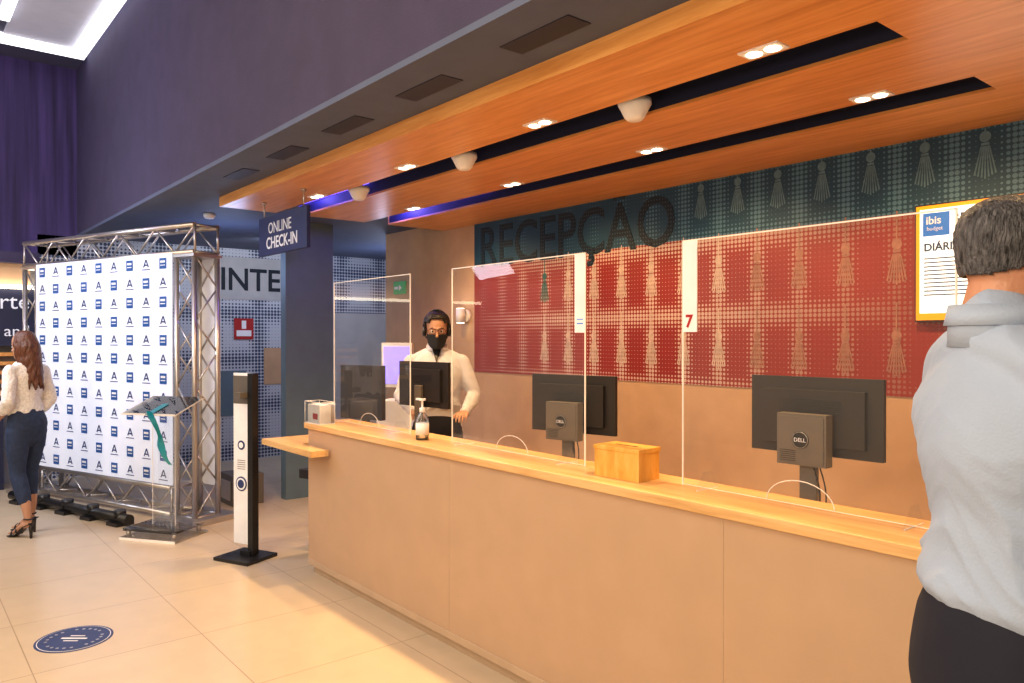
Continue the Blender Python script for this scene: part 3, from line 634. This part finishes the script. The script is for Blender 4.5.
b.path([(.096*math.cos(a),-.005,-.0+.146*math.sin(a)) for a in [i*math.pi/16 for i in range(17)]],.008,'black',8)
b.done('glasses_and_headset',g,HL,HRt)

# --- woman on the left
g=group('woman_visitor',(-7.48,.90,0),R(212-90),.955)
HZ=.05
bm=bmesh.new(); torso(bm,.86,.92,z0=.93)
for s in (-1,1): tubeinto(bm,[(s*.07,.08,1.26+HZ*0),(s*.07,.115,1.25)],[.05,.04],seg=12)
limb(bm,(.155,-.015,1.385),(.20,-.06,1.13),(.17,.02,1.04),(.056,.050,.050)); limb(bm,(-.155,-.015,1.385),(-.215,-.07,1.13),(-.185,.03,1.05),(.056,.050,.050))
tubeinto(bm,[(-.15,-.015,1.39),(0,-.02,1.41),(.15,-.015,1.39)],[(.05,.045),(.07,.05),(.05,.045)],ref=(0,1,0))
skin('blouse',bm,'lace',g,.009,4,disp=.018,dsc=.06,loc=(0,0,HZ))
bm=bmesh.new(); limb(bm,(.185,-.04,1.10),(.18,.0,1.06),(.15,.16,.93),(.032,.034,.024)); limb(bm,(-.2,-.05,1.10),(-.19,.0,1.06),(-.16,.17,.93),(.032,.034,.024))
skin('forearms',bm,'skinB',g,.006,3,loc=(0,0,HZ))
hand('hand_right',(.15,.165,.925+HZ),(-.1,.6,-.6),(-1,0,0),(0,1,.6),'skinB',g,1.0,.9); hand('hand_left',(-.16,.175,.925+HZ),(.1,.6,-.6),(1,0,0),(0,1,.6),'skinB',g,1.0,.9)
bm=bmesh.new(); tubeinto(bm,[(0,-.01,.84),(0,-.02,.92),(0,-.005,1.0),(0,0,1.03)],[(.155,.12),(.168,.128),(.150,.112),(.142,.106)],seg=32)
legs(bm,[(.085,-.01,.86),(-.085,-.01,.86)],[(.085,.05,.49),(-.085,-.01,.49)],[(.085,.05,.27),(-.085,-.09,.27)],(.092,.062,.052))
skin('capri_jeans',bm,'jeans',g,.008,4,disp=.008,dsc=.05,loc=(0,0,HZ))
bm=bmesh.new()
for s,ky,ay in ((1,.05,.04),(-1,-.06,-.13)):
    tubeinto(bm,[(s*.085,ky,.36),(s*.085,(ky+ay)/2-.01,.24),(s*.085,ay,.11),(s*.085,ay-.005,.075)],[.047,.042,.028,.027])
    tubeinto(bm,[(s*.085,ay-.02,.065),(s*.085,ay+.05,.055),(s*.085,ay+.13,.0),(s*.085,ay+.19,-.018)],[(.024,.028),(.030,.028),(.036,.018),(.030,.010)],ref=(1,0,0))
    for i in range(5): tubeinto(bm,[(s*.085+(i-2)*.012,ay+.18,-.018),(s*.085+(i-2)*.013,ay+.212-abs(i-1.5)*.006,-.022)],[.007,.006],seg=8,sub=2)
skin('lower_legs_and_feet',bm,'skinB',g,.0055,2,loc=(0,0,HZ))
b=B()
for s,ay in ((1,.04),(-1,-.13)):
    x=s*.085
    b.cyl((x,ay-.03,.085),(x,ay-.035,-.05+.0),.020,'leather',10,.010)
    P=[(ay-.05,.083,.030),(ay+.03,.05,.03),(ay+.11,-.02,.038),(ay+.17,-.04,.040),(ay+.22,-.042,.025)]
    for (y0,q0,w0),(y1,q1,w1) in zip(P,P[1:]):
        vs=[(x-w0,y0,q0),(x+w0,y0,q0),(x+w1,y1,q1),(x-w1,y1,q1)]; vb=[(p[0],p[1],p[2]-.009) for p in vs]
        b.poly(vs,'leather'); b.poly(vb[::-1],'leather')
        for a in range(4): b.poly([vs[a],vb[a],vb[(a+1)%4],vs[(a+1)%4]],'leather')
    for (yy,zz,rr) in ((ay+.15,-.004,.040),(ay+.10,.022,.038)): b.path([(x+rr*math.cos(a),yy,zz-.03+.034*math.sin(a)+.01) for a in [i*math.pi/10 for i in range(11)]],.007,'leather',8)
    b.path([(x+.031*math.cos(a),ay-.004+.035*math.sin(a),.115) for a in [i*math.pi/8 for i in range(17)]],.006,'leather',8)
b.done('heeled_sandals',g,loc=(0,0,HZ))
HL,HRt=(0,.02,1.62+HZ-.02),(R(-6),0,R(8))
head(g,HL,HRt,'skinB')
bm=bmesh.new()
for i in range(110):
    a=R(random.uniform(-205,25)); el=random.uniform(.0,1)
    c,s=math.cos(a),math.sin(a); top=Vector((.02*c,.0+.01*s,.125)); mid=Vector((.078*c,-.012+.098*s,.05-.03*el)); 
    if s>.25: continue
    low=-.20-.16*random.random() - .05*(-s)
    ph=random.uniform(0,6); P=[top,Vector((.055*c,-.01+.07*s,.108)),mid]
    for k in range(1,7):
        f=k/6; P.append(Vector((.082*c*(1-.15*f)+.014*math.sin(ph+f*9),-.015+(.104*s)*(1-.1*f)-.02*f+.014*math.cos(ph+f*9),mid.z+(low-mid.z)*f)))
    tubeinto(bm,P,[.009]+[.012]*3+[.012]*3+[.010,.006],seg=7,sub=2)
skin('long_wavy_hair',bm,'hairC',g,.006,1,loc=HL,rot=HRt)
# ------------------------------------------------------------------ lights
def area(name,loc,rot,size,e,col,sy=None):
    l=bpy.data.lights.new(name,'AREA'); l.energy=e; l.color=col; l.size=size
    if sy: l.shape='RECTANGLE'; l.size_y=sy
    o=bpy.data.objects.new(name,l); sc.collection.objects.link(o); o.location=loc; o.rotation_euler=rot; return o
def aim(loc,tgt): return (Vector(tgt)-Vector(loc)).to_track_quat('-Z','Y').to_euler()
def spot(name,loc,tgt,e,col,ang=80,blend=.6,r=.05):
    l=bpy.data.lights.new(name,'SPOT'); l.energy=e; l.color=col; l.spot_size=R(ang); l.spot_blend=blend; l.shadow_soft_size=r
    o=bpy.data.objects.new(name,l); sc.collection.objects.link(o); o.location=loc; o.rotation_euler=aim(loc,tgt); return o
def point(name,loc,e,col,r=.2):
    l=bpy.data.lights.new(name,'POINT'); l.energy=e; l.color=col; l.shadow_soft_size=r
    o=bpy.data.objects.new(name,l); sc.collection.objects.link(o); o.location=loc; return o
W=(1,.63,.28)
for x in (-5.54,-4.22,-2.93,-1.64,-.35):
    spot('downlight_front',(x,2.60,2.73),(x,1.9,0),130 if x<-1 else 60,W,125); spot('downlight_back',(x,3.48,2.73),(x,4.3,1.2),85,W,115)
area('lobby_ceiling_light',(-3.5,-1.2,4.7),(0,0,0),5,235,(1,.84,.64),3)
area('lobby_front_light',(-1.2,-3.2,3.2),aim((-1.2,-3.2,3.2),(-3.2,2.5,.8)),2.5,170,(1,.78,.54),1.5)
area('ceiling_fill',(-.5,-.6,2.0),aim((-.5,-.6,2.0),(-3.0,3.0,2.9)),.35,26,(1,.84,.66))  # added unseen fill from the camera side, brightens the wood ceiling
area('backdrop_wash',(-7.6,-.6,2.9),aim((-7.6,-.6,2.9),(-8.3,1.75,1.2)),1.2,60,(.78,.85,1))
area('purple_wash',(-8.6,-1.5,3.9),(0,R(90),0),1.5,22,(.35,.22,1))
area('bulkhead_purple_wash',(-7.0,-.6,4.4),aim((-7.0,-.6,4.4),(-6.0,1.75,3.6)),1.2,16,(.45,.32,1))
spot('corridor_wall_light',(-8.6,3.6,2.75),(XF,3.8,1.8),45,(.85,.9,1),130)
point('soffit_blue_bounce',(-8.0,2.75,2.35),13,(.45,.6,1))
point('corridor_blue',(-8.8,5.2,2.2),26,(.6,.7,1)); point('slot_blue',(-6.2,2.8,2.88),8,(.2,.15,1),.03); point('slot_blue_b',(-6.2,3.68,2.88),14,(.22,.15,1),.03)
w=bpy.data.worlds.new('World'); sc.world=w; w.use_nodes=True; w.node_tree.nodes['Background'].inputs[0].default_value=(1,.78,.56,1); w.node_tree.nodes['Background'].inputs[1].default_value=.30
# ------------------------------------------------------------------ camera
c=bpy.data.cameras.new('camera'); c.sensor_width=36; c.lens=26.72; c.clip_start=.05
o=bpy.data.objects.new('camera',c); sc.collection.objects.link(o); o.location=(0,0,1.65); o.rotation_euler=(R(89.66),0,R(50.5)); sc.camera=o
